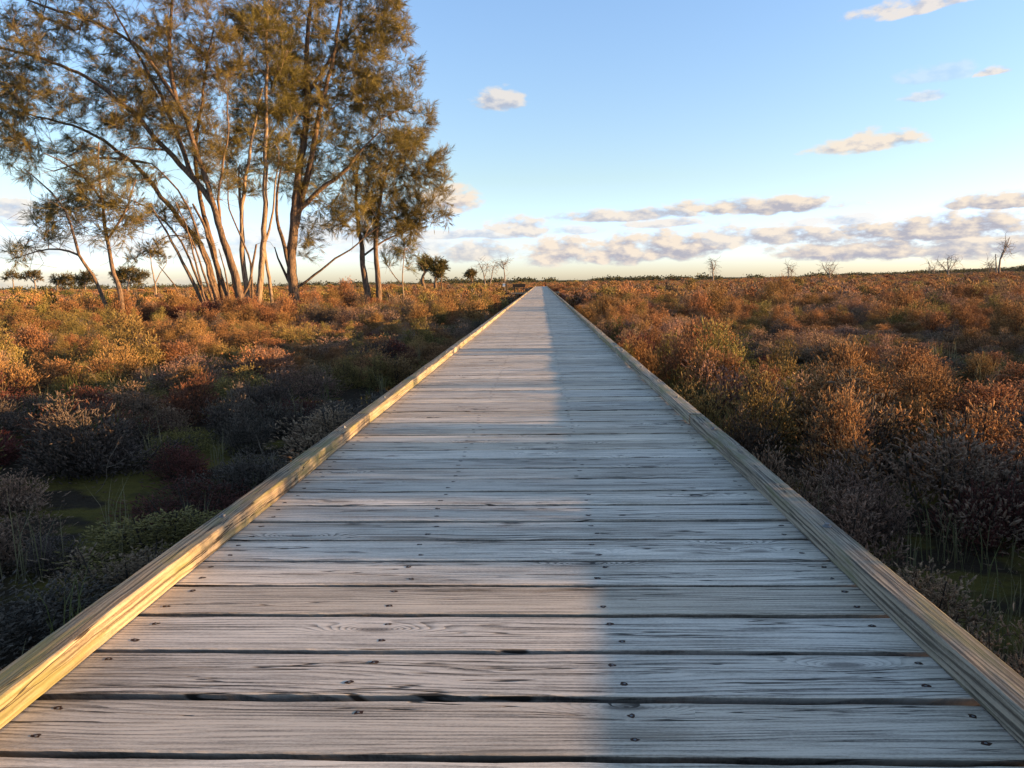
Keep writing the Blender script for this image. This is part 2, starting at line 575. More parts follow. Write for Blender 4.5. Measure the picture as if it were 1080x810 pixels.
def rail_segment(x0, y0, y1, near, name='kerb_rail', parent=walk, z0=.003):
    """A squared timber laid along the deck edge, worn along its arrises."""
    L = y1 - y0
    n = max(2, int(L / (.03 if near else .9)))
    ys = np.linspace(y0, y1, n)
    sd = random.randint(0, 10 ** 6)
    jx = random.gauss(0, .0035)
    z0 += random.uniform(0, .006)
    b = .005
    prof = [(0, 0), (0, RH - b), (b * .35, RH - b * .35), (b, RH), (RW * .4, RH + .001), (RW * .7, RH + .001), (RW - b, RH), (RW - b * .35, RH - b * .35), (RW, RH - b), (RW, 0)]
    v = np.zeros((n, len(prof), 3))
    warp_z = .0035 * wave_noise(ys, ys * 0, 2.2, sd % 71) if near else 0
    warp_x = .004 * wave_noise(ys, ys * 0, 4.0, sd % 97)
    for k, (px, pz) in enumerate(prof):
        amp = .0009
        v[:, k, 0] = x0 + jx + px + warp_x + amp * wave_noise(ys, ys * 0 + k * .01, .35, (sd + k * 7) % 83) + (.0004 * rng.standard_normal(n) if near else 0)
        v[:, k, 1] = ys
        v[:, k, 2] = z0 + pz + (warp_z + amp * wave_noise(ys, ys * 0 + k * .01, .3, (sd + k * 5) % 89) if pz else 0)
    m_ = MB()
    t_ = random.random()
    m_.add(v.reshape(-1, 3), grid_faces(n, len(prof)), t_)
    m_.add(v[[0, -1]].reshape(-1, 3), [list(range(len(prof))), list(range(2 * len(prof) - 1, len(prof) - 1, -1))], t_)
    o = m_.build(name, MAT_RAIL, parent)
    return o


def bolt(parent, x, y, z):
    m_ = MB()
    th = np.linspace(0, 2 * np.pi, 6, endpoint=False)
    for (r0, za, zb) in ((.017, z, z + .003), (.0105, z + .003, z + .012)):
        k = 12 if r0 > .012 else 6
        th = np.linspace(0, 2 * np.pi, k, endpoint=False)
        lo = np.stack([x + r0 * np.cos(th), y + r0 * np.sin(th), np.full(k, za)], -1)
        hi = np.stack([x + r0 * .94 * np.cos(th), y + r0 * .94 * np.sin(th), np.full(k, zb)], -1)
        m_.add(np.concatenate([lo, hi]), [[i, (i + 1) % k, k + (i + 1) % k, k + i] for i in range(k)])
        m_.add(hi, [list(range(k))])
    m_.build('bolt', MAT_STEEL, parent)


BAY0, BAY1 = 68.6, 72.6           # the viewing bay opens on the tree side between these
for side, x0, ph in (('l', XL - RW, 5.42), ('r', XR, 5.28)):
    y = ph - 5.4 * 2
    while y < Y_END:
        a, b_ = y, min(y + 5.4, Y_END)
        parts = [(a, b_)]
        if side == 'l':
            parts = [(p, q) for p, q in ((a, min(b_, BAY0)), (max(a, BAY1), b_)) if q - p > .1]
        for p, q in parts:
            o = rail_segment(x0, p + .005, q - .005, -2 < p < 20)
            if -1 < p < 30:
                for fy in (.14, .545, .9):
                    yb = p + (q - p) * fy
                    if yb > .6:
                        bolt(o, x0 + RW * .5, yb, RH + .0045)
        y += 5.4
# the timbers below: edge beams, cross bearers and stumps
for x0 in (XL - .06, XL + .74, XR - .82, XR - .01):
    m_ = MB()
    box(m_, x0, x0 + .07, -2.0, Y_END, -.24, -.047)
    m_.build('edge_beam' if x0 in (XL - .06, XR - .01) else 'joist', MAT_BEAM, walk)
yy = .2
while yy < 90:
    m_ = MB()
    box(m_, XL - .12, XR + .12, yy, yy + .10, -.36, -.243)
    m_.build('bearer', MAT_BEAM, walk)
    for x0 in (XL + .12, XR - .12):
        m_ = MB()
        gz_ = float(ground_z(x0, yy))
        tube(m_, [(x0, yy + .05, gz_ - .2), (x0, yy + .05, -.362)], .07, 10)
        m_.build('stump', MAT_POST, walk)
    yy += 2.7
# the bay
bay = MB()
yb = BAY0
while yb < BAY1 - .05:
    box(bay, -2.72, XL - RW - .035, yb + .008, min(yb + PITCH_P, BAY1) - .008, -.045, 0, random.random())
    yb += PITCH_P
bay.build('bay_deck', MAT_DECK, walk)
for (xa, xb, ya, yb_) in ((-2.84, -1.345, BAY1 - .09, BAY1), (-2.84, -2.75, BAY0, BAY1 - .092), (-2.745, -1.345, BAY0, BAY0 + .09), (1.108, 1.62, 69.6, 69.69), (1.108, 1.62, 71.6, 71.69), (1.53, 1.62, 69.692, 71.598)):
    m_ = MB()
    box(m_, xa, xb, ya, yb_, .003, .075, random.random())
    m_.build('bay_rail', MAT_RAIL, walk)
m_ = MB()
for k in range(9):
    box(m_, 1.108, 1.62, 69.60 + k * .2327, 69.60 + k * .2327 + .215, -.045, 0, random.random())
m_.build('bay_deck', MAT_DECK, walk)
for (x0, y0_) in ((-2.65, 68.8), (-2.65, 72.3), (1.5, 69.8), (1.5, 71.4)):
    m_ = MB()
    tube(m_, [(x0, y0_, float(ground_z(x0, y0_)) - .2), (x0, y0_, -.05)], .06, 8)
    m_.build('stump', MAT_POST, walk)

# interpretive sign and bench on the bay
sg = tag(empty('trail_sign', (-3.25, 69.0, 0)), 'dark posts with a tilted white panel beside the boardwalk bay', 'sign')
for xx in (-.22, .12):
    m_ = MB()
    zg = float(ground_z(-3.25, 69.0)) - .1
    tube(m_, [(xx, 0, zg), (xx, 0, .2), (xx, .0, .98 if xx > 0 else .72)], .085, 8)
    m_.build('post', MAT_DARK, sg)
m_ = MB()
v = np.array([(-.20, -.20, .62), (.02, -.20, .62), (.02, .18, .88), (-.20, .18, .88)])
m_.add(np.concatenate([v, v + (0, .015, -.03)]), [(0, 1, 2, 3), (7, 6, 5, 4), (0, 4, 5, 1), (1, 5, 6, 2), (2, 6, 7, 3), (3, 7, 4, 0)])
m_.build('panel', MAT_PANEL, sg)
bn = tag(empty('bench', (-2.10, 72.0, .0)), 'plain dark timber bench at the boardwalk bay next to the sign', 'bench')
for nm, bx in (('seat', (-.55, .55, -.18, .20, .41, .455)), ('backrest', (-.60, .60, .205, .255, .50, .82))):
    m_ = MB()
    box(m_, *bx)
    m_.build(nm, MAT_DARK, bn)
for xx in (-.45, .40):
    m_ = MB()
    box(m_, xx, xx + .07, -.15, .20, 0.003, .408)
    box(m_, xx + .002, xx + .068, .260, .30, .003, .80)
    m_.build('leg', MAT_DARK, bn)

# ------------------------------------------------------------------ heath shrubs
PALETTE = {                                     # colour name: young tips, older growth with inner shade painted in
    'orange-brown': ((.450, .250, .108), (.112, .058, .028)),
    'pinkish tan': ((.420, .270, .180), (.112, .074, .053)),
    'grey-mauve': ((.180, .138, .108), (.050, .040, .033)),
    'dark red': ((.185, .068, .048), (.062, .028, .021)),
    'olive-gold': ((.370, .280, .095), (.085, .068, .026)),
    'dull green': ((.105, .108, .036), (.042, .045, .017)),
}
COLOURS = list(PALETTE)
SHRUB_MAT = {c: foliage('shrub_' + c.replace(' ', '_').replace('-', '_'), *PALETTE[c]) for c in COLOURS}
STEM_MAT = plain('shrub_stem', (.060, .045, .034), .9)


def leaflets(mb, P, D, L, Wd, tint):
    """Small pointed leaf faces at P along D."""
    n = len(P)
    side = unit(np.cross(D, rng.standard_normal((n, 3)))) * Wd[:, None]
    mid_ = P + D * (L * .55)[:, None]
    v = np.stack([P, mid_ + side, P + D * L[:, None], mid_ - side], 1).reshape(-1, 3)
    mb.add(v, np.arange(4 * n).reshape(-1, 4), tint)


def rods(mb, P, D, L, rad, rings, tint, bend=.2):
    """Many fleshy little stems at once: bumpy four-sided tapering rods at P along D."""
    n = len(P)
    a = unit(np.cross(D, rng.standard_normal((n, 3))))
    b = np.cross(D, a)
    t_ = np.linspace(0, 1, rings)
    cv = rng.standard_normal((n, 3)) * bend
    prof = np.interp(t_, [0, .45, .85, 1], [.45, 1.0, 1.0, .5])
    c = P[:, None, :] + (t_ * L[:, None])[..., None] * (D[:, None, :] + cv[:, None, :] * t_[None, :, None])
    r = rad[:, None] * prof * (1 + .35 * rng.standard_normal((n, rings)).clip(-1.5, 1.5))
    th = np.arange(4) * np.pi / 2
    v = c[:, :, None, :] + r[:, :, None, None] * (np.cos(th)[:, None] * a[:, None, None, :] + np.sin(th)[:, None] * b[:, None, None, :])
    f = grid_faces(rings, 4, True)
    nv = rings * 4
    F = (np.arange(n)[:, None, None] * nv + f[None]).reshape(-1, 4)
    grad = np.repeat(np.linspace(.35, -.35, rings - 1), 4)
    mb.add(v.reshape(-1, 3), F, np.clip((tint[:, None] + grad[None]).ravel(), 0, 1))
    return c, D


def shrub_mesh(colour, seed, width, height, plumes, sprigs, leaves, leaf, upright, rod, rings, length):
    global rng
    keep, rng = rng, np.random.default_rng(seed)
    fol, st = MB(), MB()
    lobes = rng.uniform(0, 6.28, 3)
    for k in range(plumes):
        a = rng.uniform(0, 2 * np.pi)
        rim = width * (1 + .22 * math.sin(2 * a + lobes[0]) + .16 * math.sin(3 * a + lobes[1]))
        q = math.sqrt(rng.random())
        r = q * rim
        z = height * (1 - .62 * q ** 2.2) * rng.uniform(.52, 1.28)
        tip = np.array([r * math.cos(a), r * math.sin(a), z])
        base = np.array([tip[0] * .15, tip[1] * .15, -.05])
        midp = (base + tip) / 2 + np.array([tip[0] * .2, tip[1] * .2, -.03])
        tube(st, [base, midp, tip], [.009, .006, .003], 4)
        axis_ = unit(unit(tip - midp) + np.array([0, 0, upright]))
        pr = rng.uniform(.044, .074) * (width / .4)
        o = rng.standard_normal((sprigs, 3)) * np.array([pr, pr, pr * .7])
        ln = rng.uniform(.6, 1.4, sprigs) * length
        down = rng.random((sprigs, 1)) ** 1.3 * .50 * height
        root = tip + o * (1 + down / height) - axis_ * (down + .05)
        d = unit(axis_ + .42 * o / pr + .20 * rng.standard_normal((sprigs, 3)))
        tn = np.clip(rng.uniform(.15, .75) + rng.normal(0, .2, sprigs) + down[:, 0] / height * .8, 0, 1)  # deeper sprigs lean to the shade-darkened colour
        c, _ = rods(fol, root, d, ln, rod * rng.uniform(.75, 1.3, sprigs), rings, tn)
        if leaves:
            pick = rng.integers(1, rings, (sprigs, leaves))
            P = np.take_along_axis(c, pick[..., None], 1)
            D = unit(d[:, None, :] * .55 + .8 * rng.standard_normal((sprigs, leaves, 3)))
            n = sprigs * leaves
            leaflets(fol, P.reshape(-1, 3), D.reshape(-1, 3), leaf * rng.uniform(.7, 1.3, n), leaf * .26 * rng.uniform(.7, 1.3, n),
                     np.clip(np.repeat(tn, leaves) - .15 + rng.normal(0, .1, n), 0, 1))
    f = fol.mesh('foliage', SHRUB_MAT[colour])
    s = st.mesh('stems', STEM_MAT)
    rng = keep
    return f, s


SHAPES = {  # width, height, plumes, sprigs, leaves, leaf, upright, rod, rings, rod length
    'tufted': (.31, .66, 19, 140, 5, .0105, 1.35, .0042, 4, .034),
    'spreading': (.50, .48, 28, 110, 5, .0105, .5, .0042, 4, .033),
}
HI = {}
for ci, c in enumerate(COLOURS):
    for si, (s, a) in enumerate(SHAPES.items()):
        HI[c, s] = shrub_mesh(c, 11 * ci + si + 1, *a)
source = bpy.data.collections.new('heath_sources')
low_index = {}
names = []
for ci, c in enumerate(COLOURS):
    for si, s in enumerate(SHAPES):
        nm = 'shrub_source_%02d' % len(names)
        o = bpy.data.objects.new(nm, HI[c, s][0])
        source.objects.link(o)
        low_index[c, s, 0] = len(names)
        names.append(nm)
for ci, c in enumerate(COLOURS):
    for si, (s, a) in enumerate(SHAPES.items()):
        nm = 'shrub_source_%02d' % len(names)
        w_, h_ = a[0], a[1]
        f, _s = shrub_mesh(c, 500 + 11 * ci + si, w_, h_, 16, 26, 3, .026, a[6], .015, 3, .080)
        o = bpy.data.objects.new(nm, f)
        source.objects.link(o)
        low_index[c, s, 1] = len(names)
        names.append(nm)


def hash_pick(x, y):
    """Colour of a shrub: patches of one kind with strays."""
    a = wave_noise(x, y, 9.0, 21) + rng.normal(0, .35)
    b = wave_noise(x, y, 5.0, 22) + rng.normal(0, .45)
    left = x < 0
    d = math.hypot(x, y)
    if left:
        near = d < 11 and x > -8
        if near:
            if b > 1.75:
                return 'dull green'
            if b < -1.0:
                return 'dark red'
            q = rng.random()
            return 'olive-gold' if q < .08 else 'dark red' if q < .16 else 'pinkish tan' if a < -.4 or q < .3 else 'grey-mauve'
        if b > .55:
            return 'olive-gold'
        if b < -1.25:
            return 'dark red'
        if a > 1.0:
            return 'dull green'
        q = rng.random()
        if q < .12:
            return 'olive-gold'
        if q > .90:
            return 'grey-mauve'
        return 'orange-brown' if a < .25 else 'pinkish tan'
    if b > 1.35:
        return 'dull green'
    if b < -1.25:
        return 'dark red'
    if d < 7:
        return 'pinkish tan' if a > -.1 else 'grey-mauve'
    q = rng.random()
    if a > .60 or q < .12:
        return 'pinkish tan'
    if a < -1.0 or q < .21:
        return 'olive-gold'
    return 'grey-mauve' if q > .93 else 'dull green' if q > .91 else 'orange-brown'


pts = []       # x, y, scale xy, scale z, colour, shape, rot


def place(x, y, sxy, sz, c=None, s=None):
    c = c or hash_pick(x, y)
    s = s or ('tufted' if rng.random() < .62 else 'spreading')
    pts.append((x, y, sxy, sz, c, s, rng.uniform(0, 6.28)))


def free(x, y, m=.42):
    if XL - RW - m < x < XR + RW + m and y < Y_END + 1:
        return False
    if BAY0 - .8 < y < BAY1 + .8 and -3.6 < x < 2.1:
        return False
    return True


# near field, on a jittered lattice
step = .76
for x in np.arange(-27, 30, step):
    for y in np.arange(-9, 27, step):
        xx, yy = x + rng.uniform(-.38, .38), y + rng.uniform(-.38, .38)
        s = rng.choice([rng.uniform(.55, .95), rng.uniform(.9, 1.45)])
        if not free(xx, yy, .36 * s):
            continue
        g = wave_noise(xx, yy, 3.2, 31)
        d = math.hypot(xx, yy)
        if ((xx + 3.1) / .6) ** 2 + ((yy - 5.35) / .26) ** 2 < 1:
            continue
        clear = .85 if xx < 0 else .95
        if g > clear or (xx < 0 and d < 7.5 and g > .8) or (0 < xx < 2.5 and 3.3 < yy < 4.0 and g > -.1):
            continue
        tall = .86 * math.exp(.52 * wave_noise(xx, yy, 2.6, 33))
        if xx < 0 and xx > -7.5:
            tall *= .74
        if 0 < xx < 3.4:
            tall = (1.02 if yy < 5.5 else 1.14) + .25 * (tall - 1) + .10 * rng.standard_normal()
        elif 3.4 < xx < 10 and 5.2 < yy < 22:
            tall *= .62
        if 0 < xx < 3.8 and yy < 4.8:
            tall *= .80
        if xx < 0 and d < 5.5:
            tall *= .72
        if xx > 11 and xx > .95 * yy:
            tall *= 1.15
        place(xx, yy, s * 1.05, (.55 + .45 * s) * tall)
near_n = len(pts)
# middle and far heath, only over the wedge the camera could see
for (d0, d1, st_, k, a0, a1) in ((27, 85, 1.15, 1.4, -46, 46), (85, 190, 2.1, 2.3, -40, 40), (190, 420, 3.8, 3.8, -38, 38)):
    for x in np.arange(-d1 * .75, d1 * .75, st_):
        for y in np.arange(10, d1, st_):
            d = math.hypot(x, y)
            near_box = -27 < x < 30 and y < 27
            a = math.degrees(math.atan2(x, y))
            if near_box or d > d1 or (d < d0 and d0 > 27) or not a0 < a < a1:
                continue
            xx, yy = x + rng.uniform(-.5, .5) * st_, y + rng.uniform(-.5, .5) * st_
            s = rng.uniform(.65, 1.4)
            if not free(xx, yy, .5 * k * s):
                continue
            if wave_noise(xx, yy, 7.0 * k, 41) > .95:
                continue
            place(xx, yy, s * k, s * .92 * math.exp(.50 * wave_noise(xx, yy, 4 * k, 43)) * (1.0 + .08 * k))

for y_ in np.arange(2.45, 5.35, .21):                  # a thicket beyond the frame on the open side; its shade lies across the deck
    place(rng.uniform(4.2, 4.9) if y_ < 4.3 else rng.uniform(4.6, 5.2), y_, rng.uniform(.9, 1.15), rng.uniform(1.72, 2.0), rng.choice(['orange-brown', 'pinkish tan']), 'tufted')
for (x, y_, sx_, sz_) in ((6.3, 7.05, .85, 2.15), (6.5, 7.4, .8, 2.1), (6.9, 7.2, .8, 2.15), (2.2, 5.7, .85, 1.1), (1.95, 6.9, .9, 1.06), (2.6, 7.9, 1.0, 1.15), (3.3, 8.6, 1.1, 1.25), (2.0, 9.6, .9, 1.06)):
    place(x, y_, sx_, sz_, rng.choice(['orange-brown', 'pinkish tan', 'olive-gold']), 'tufted')
for k in range(26):                                   # reddish undergrowth round the feet of the sheoaks
    p = at(rng.uniform(170, 345), 330, rng.uniform(32, 37.5))
    place(p[0], p[1], rng.uniform(1.3, 1.9), rng.uniform(1.3, 1.9), rng.choice(['dark red', 'pinkish tan', 'orange-brown', 'dark red']))

A = np.array([(p[0], p[1], p[2], p[3]) for p in pts])
GP = ground_z(A[:, 0], A[:, 1])
u, v, z = project(np.stack([A[:, 0], A[:, 1], GP + A[:, 3] * .5], -1))
d = np.hypot(A[:, 0], A[:, 1])
size = F_PX * A[:, 2] / np.maximum(z, .3)
inside = (z > 1.0) & (u > -40) & (u < 1120) & (v < 850) & (v > 250)
# what the deck hides from the camera
rail_u = np.where(A[:, 0] < 0, (A[:, 0] + .1) / (1.0 - (GP + .55 * A[:, 3])) , A[:, 0] / (1.0 - (GP + .55 * A[:, 3])))
inside &= (rail_u < -1.40) | (rail_u > 1.17)
order = np.argsort(np.where(inside, -size, 1e9))
N_IND = 285
chosen = set(int(i) for i in order[:N_IND] if inside[i])

# the individuals; labels count them off within each look-alike cell
ORD = ['first', 'second', 'third', 'fourth', 'fifth', 'sixth', 'seventh', 'eighth', 'ninth', 'tenth', 'eleventh', 'twelfth', 'thirteenth',
       'fourteenth', 'fifteenth', 'sixteenth', 'seventeenth', 'eighteenth', 'nineteenth', 'twentieth'] + ['twenty-' + w for w in ('first', 'second', 'third', 'fourth', 'fifth', 'sixth', 'seventh', 'eighth', 'ninth')]
cells = {}
for i in chosen:
    x, y_, sxy, sz, c, s, rot = pts[i]
    lat = x - XR if x > 0 else XL - x
    band = 'hugging the kerb' if lat < .95 else 'a stride off the kerb' if lat < 2.0 else 'well off the kerb' if lat < 4.5 else 'out in the heath'
    side = 'on the open side' if x > 0 else 'on the tree side'
    big = 'large' if sz > 1.10 else 'small' if sz < .80 else 'mid-sized'
    cells.setdefault((big, c, s, band, side), []).append(i)
print('largest cell', max(len(v) for v in cells.values()), 'cells', len(cells))
for (big, c, s, band, side), ids in cells.items():
    ids.sort(key=lambda i: pts[i][1])
    for k, i in enumerate(ids):
        x, y_, sxy, sz, c, s, rot = pts[i]
        count = '' if len(ids) == 1 else ORD[min(k, 28)] + ' '
        o = empty('heath_shrub', (x, y_, float(GP[i])), rot)
        o.scale = (sxy, sxy, sz)
        tag(o, f'{count}{big} {c} {s} shrub {band} {side}', 'shrub', 'heath shrubs ' + side + ' of the boardwalk')
        link('foliage', HI[c, s][0], o)
        link('stem', HI[c, s][1], o)

# the rest of the heath as one mass
rest = [i for i in range(len(pts)) if i not in chosen]
hm = bpy.data.meshes.new('heath')
hm.vertices.add(len(rest))
hm.vertices.foreach_set('co', np.stack([A[rest, 0], A[rest, 1], GP[rest]], -1).astype(np.float32).ravel())
for nm, typ, vals in (('pick', 'INT', [low_index[pts[i][4], pts[i][5], 0 if d[i] < 46 else 1] for i in rest]),
                      ('rot', 'FLOAT', [pts[i][6] for i in rest])):
    at_ = hm.attributes.new(nm, typ, 'POINT')
    at_.data.foreach_set('value', np.array(vals, dtype=np.int32 if typ == 'INT' else np.float32))
at_ = hm.attributes.new('size', 'FLOAT_VECTOR', 'POINT')
at_.data.foreach_set('vector', np.stack([A[rest, 2], A[rest, 2], A[rest, 3]], -1).astype(np.float32).ravel())
heath = link('heath', hm)
tag(heath, kind='stuff')
ng = bpy.data.node_groups.new('heath_scatter', 'GeometryNodeTree')
ng.interface.new_socket('Geometry', in_out='INPUT', socket_type='NodeSocketGeometry')
ng.interface.new_socket('Geometry', in_out='OUTPUT', socket_type='NodeSocketGeometry')
N = ng.nodes
gi, go = N.new('NodeGroupInput'), N.new('NodeGroupOutput')
ci_ = N.new('GeometryNodeCollectionInfo')
ci_.inputs['Collection'].default_value = source
ci_.inputs['Separate Children'].default_value = True
ci_.inputs['Reset Children'].default_value = True
iop = N.new('GeometryNodeInstanceOnPoints')
m2p = N.new('GeometryNodeMeshToPoints')
LK = ng.links.new


def named(nm, typ):
    n = N.new('GeometryNodeInputNamedAttribute')
    n.data_type = typ
    n.inputs['Name'].default_value = nm
    return [s for s in n.outputs if s.enabled and s.name == 'Attribute'][0]


cx_ = N.new('ShaderNodeCombineXYZ')
LK(named('rot', 'FLOAT'), cx_.inputs[2])
e2r = N.new('FunctionNodeEulerToRotation')
LK(cx_.outputs[0], e2r.inputs[0])
LK(gi.outputs[0], m2p.inputs[0])
LK(m2p.outputs[0], iop.inputs['Points'])
LK(ci_.outputs[0], iop.inputs['Instance'])
iop.inputs['Pick Instance'].default_value = True
LK(named('pick', 'INT'), iop.inputs['Instance Index'])
LK(e2r.outputs[0], iop.inputs['Rotation'])
LK(named('size', 'FLOAT_VECTOR'), iop.inputs['Scale'])
LK(iop.outputs[0], go.inputs[0])
md = heath.modifiers.new('scatter', 'NODES')
md.node_group = ng

STICK = plain('dry_stick', (.17, .13, .095), .9)
mb = MB()
for k in range(90):
    x, y_ = rng.uniform(-9, 7), rng.uniform(4.5, 15)
    if not free(x, y_, .3):
        continue
    zg = float(ground_z(x, y_))
    a_, L_ = rng.uniform(0, 6.28), rng.uniform(.28, .58)
    p = np.array([x, y_, zg])
    dv = unit(np.array([math.cos(a_) * .45, math.sin(a_) * .45, 1.0]))
    line = [p]
    for q in range(6):
        dv = unit(dv + rng.normal(0, .20, 3))
        line.append(line[-1] + dv * L_ / 6)
    tube(mb, line, np.linspace(.0034, .0014, 7), 4)
    for q in (3, 4, 5):
        d2 = unit(dv + rng.normal(0, .7, 3))
        tube(mb, [line[q], line[q] + d2 * .08, line[q] + unit(d2 + rng.normal(0, .3, 3)) * .16], [.003, .002, .0012], 3)
tag(mb.build('undergrowth', STICK), kind='stuff')

# dead leaves and twigs lying on the bare ground
mb = MB()
n = 9000
lx, ly = rng.uniform(-8, 7, n), rng.uniform(1.8, 12, n)
ok = (lx < XL - RW - .05) | (lx > XR + RW + .05)
lx, ly = lx[ok], ly[ok]
n = len(lx)
ldir = rng.standard_normal((n, 3)) * np.array([1, 1, .35])
leaflets(mb, np.stack([lx, ly, ground_z(lx, ly) + rng.uniform(.001, .02, n)], -1), unit(ldir), rng.uniform(.015, .07, n), rng.uniform(.002, .008, n), rng.random(n))
tag(mb.build('litter', foliage('leaf_litter', (.17, .115, .065), (.05, .036, .024), .1, 0)), kind='stuff')

# grass blades and dry stalks between the shrubs
GRASS = foliage('grass_blade', (.10, .115, .03), (.22, .185, .10), .3, 0)
mb = MB()
tufts = []
for k in range(420):
    x, y_ = rng.uniform(-11, 8), rng.uniform(2.2, 16)
    if free(x, y_, .12):
        tufts.append((x, y_, rng.choice([.15, .85], p=[.35, .65]), rng.uniform(.2, .48), 14))
for k in range(24):                                   # the green tuft in the shade by the grey shrubs, and reeds in the wet hollow
    tufts.append((rng.normal(-4.7, .22), rng.normal(7.6, .22), .05, rng.uniform(.25, .42), 16))
for k in range(30):
    tufts.append((rng.uniform(1.5, 2.6), rng.uniform(2.8, 4.4), rng.uniform(.3, .9), rng.uniform(.2, .36), 7))
for (x, y_, tn, h_, nb) in tufts:
    zg = float(ground_z(x, y_))
    ang, lean = rng.uniform(0, 6.28, nb), rng.uniform(.05, .45, nb)
    hb = h_ * rng.uniform(.6, 1.15, nb)
    bx, by = x + rng.normal(0, .05, nb), y_ + rng.normal(0, .05, nb)
    w_ = .0032
    px, py = -np.sin(ang) * w_, np.cos(ang) * w_
    V = np.zeros((nb, 6, 3))
    for q, (fz, fl, fw) in enumerate(((-.03, 0, 1), (.6, .35, .8), (1.0, 1.0, .15))):
        ox, oy = bx + np.cos(ang) * lean * hb * fl, by + np.sin(ang) * lean * hb * fl
        V[:, 2 * q] = np.stack([ox + px * fw, oy + py * fw, zg + hb * fz], -1)
        V[:, 2 * q + 1] = np.stack([ox - px * fw, oy - py * fw, zg + hb * fz], -1)
    base = np.arange(nb)[:, None] * 6
    fc = np.concatenate([base + np.array([0, 1, 3, 2]), base + np.array([2, 3, 5, 4])])
    mb.add(V.reshape(-1, 3), fc, np.clip(np.tile(tn + rng.normal(0, .1, nb), 2), 0, 1))
tag(mb.build('grass', GRASS), kind='stuff')


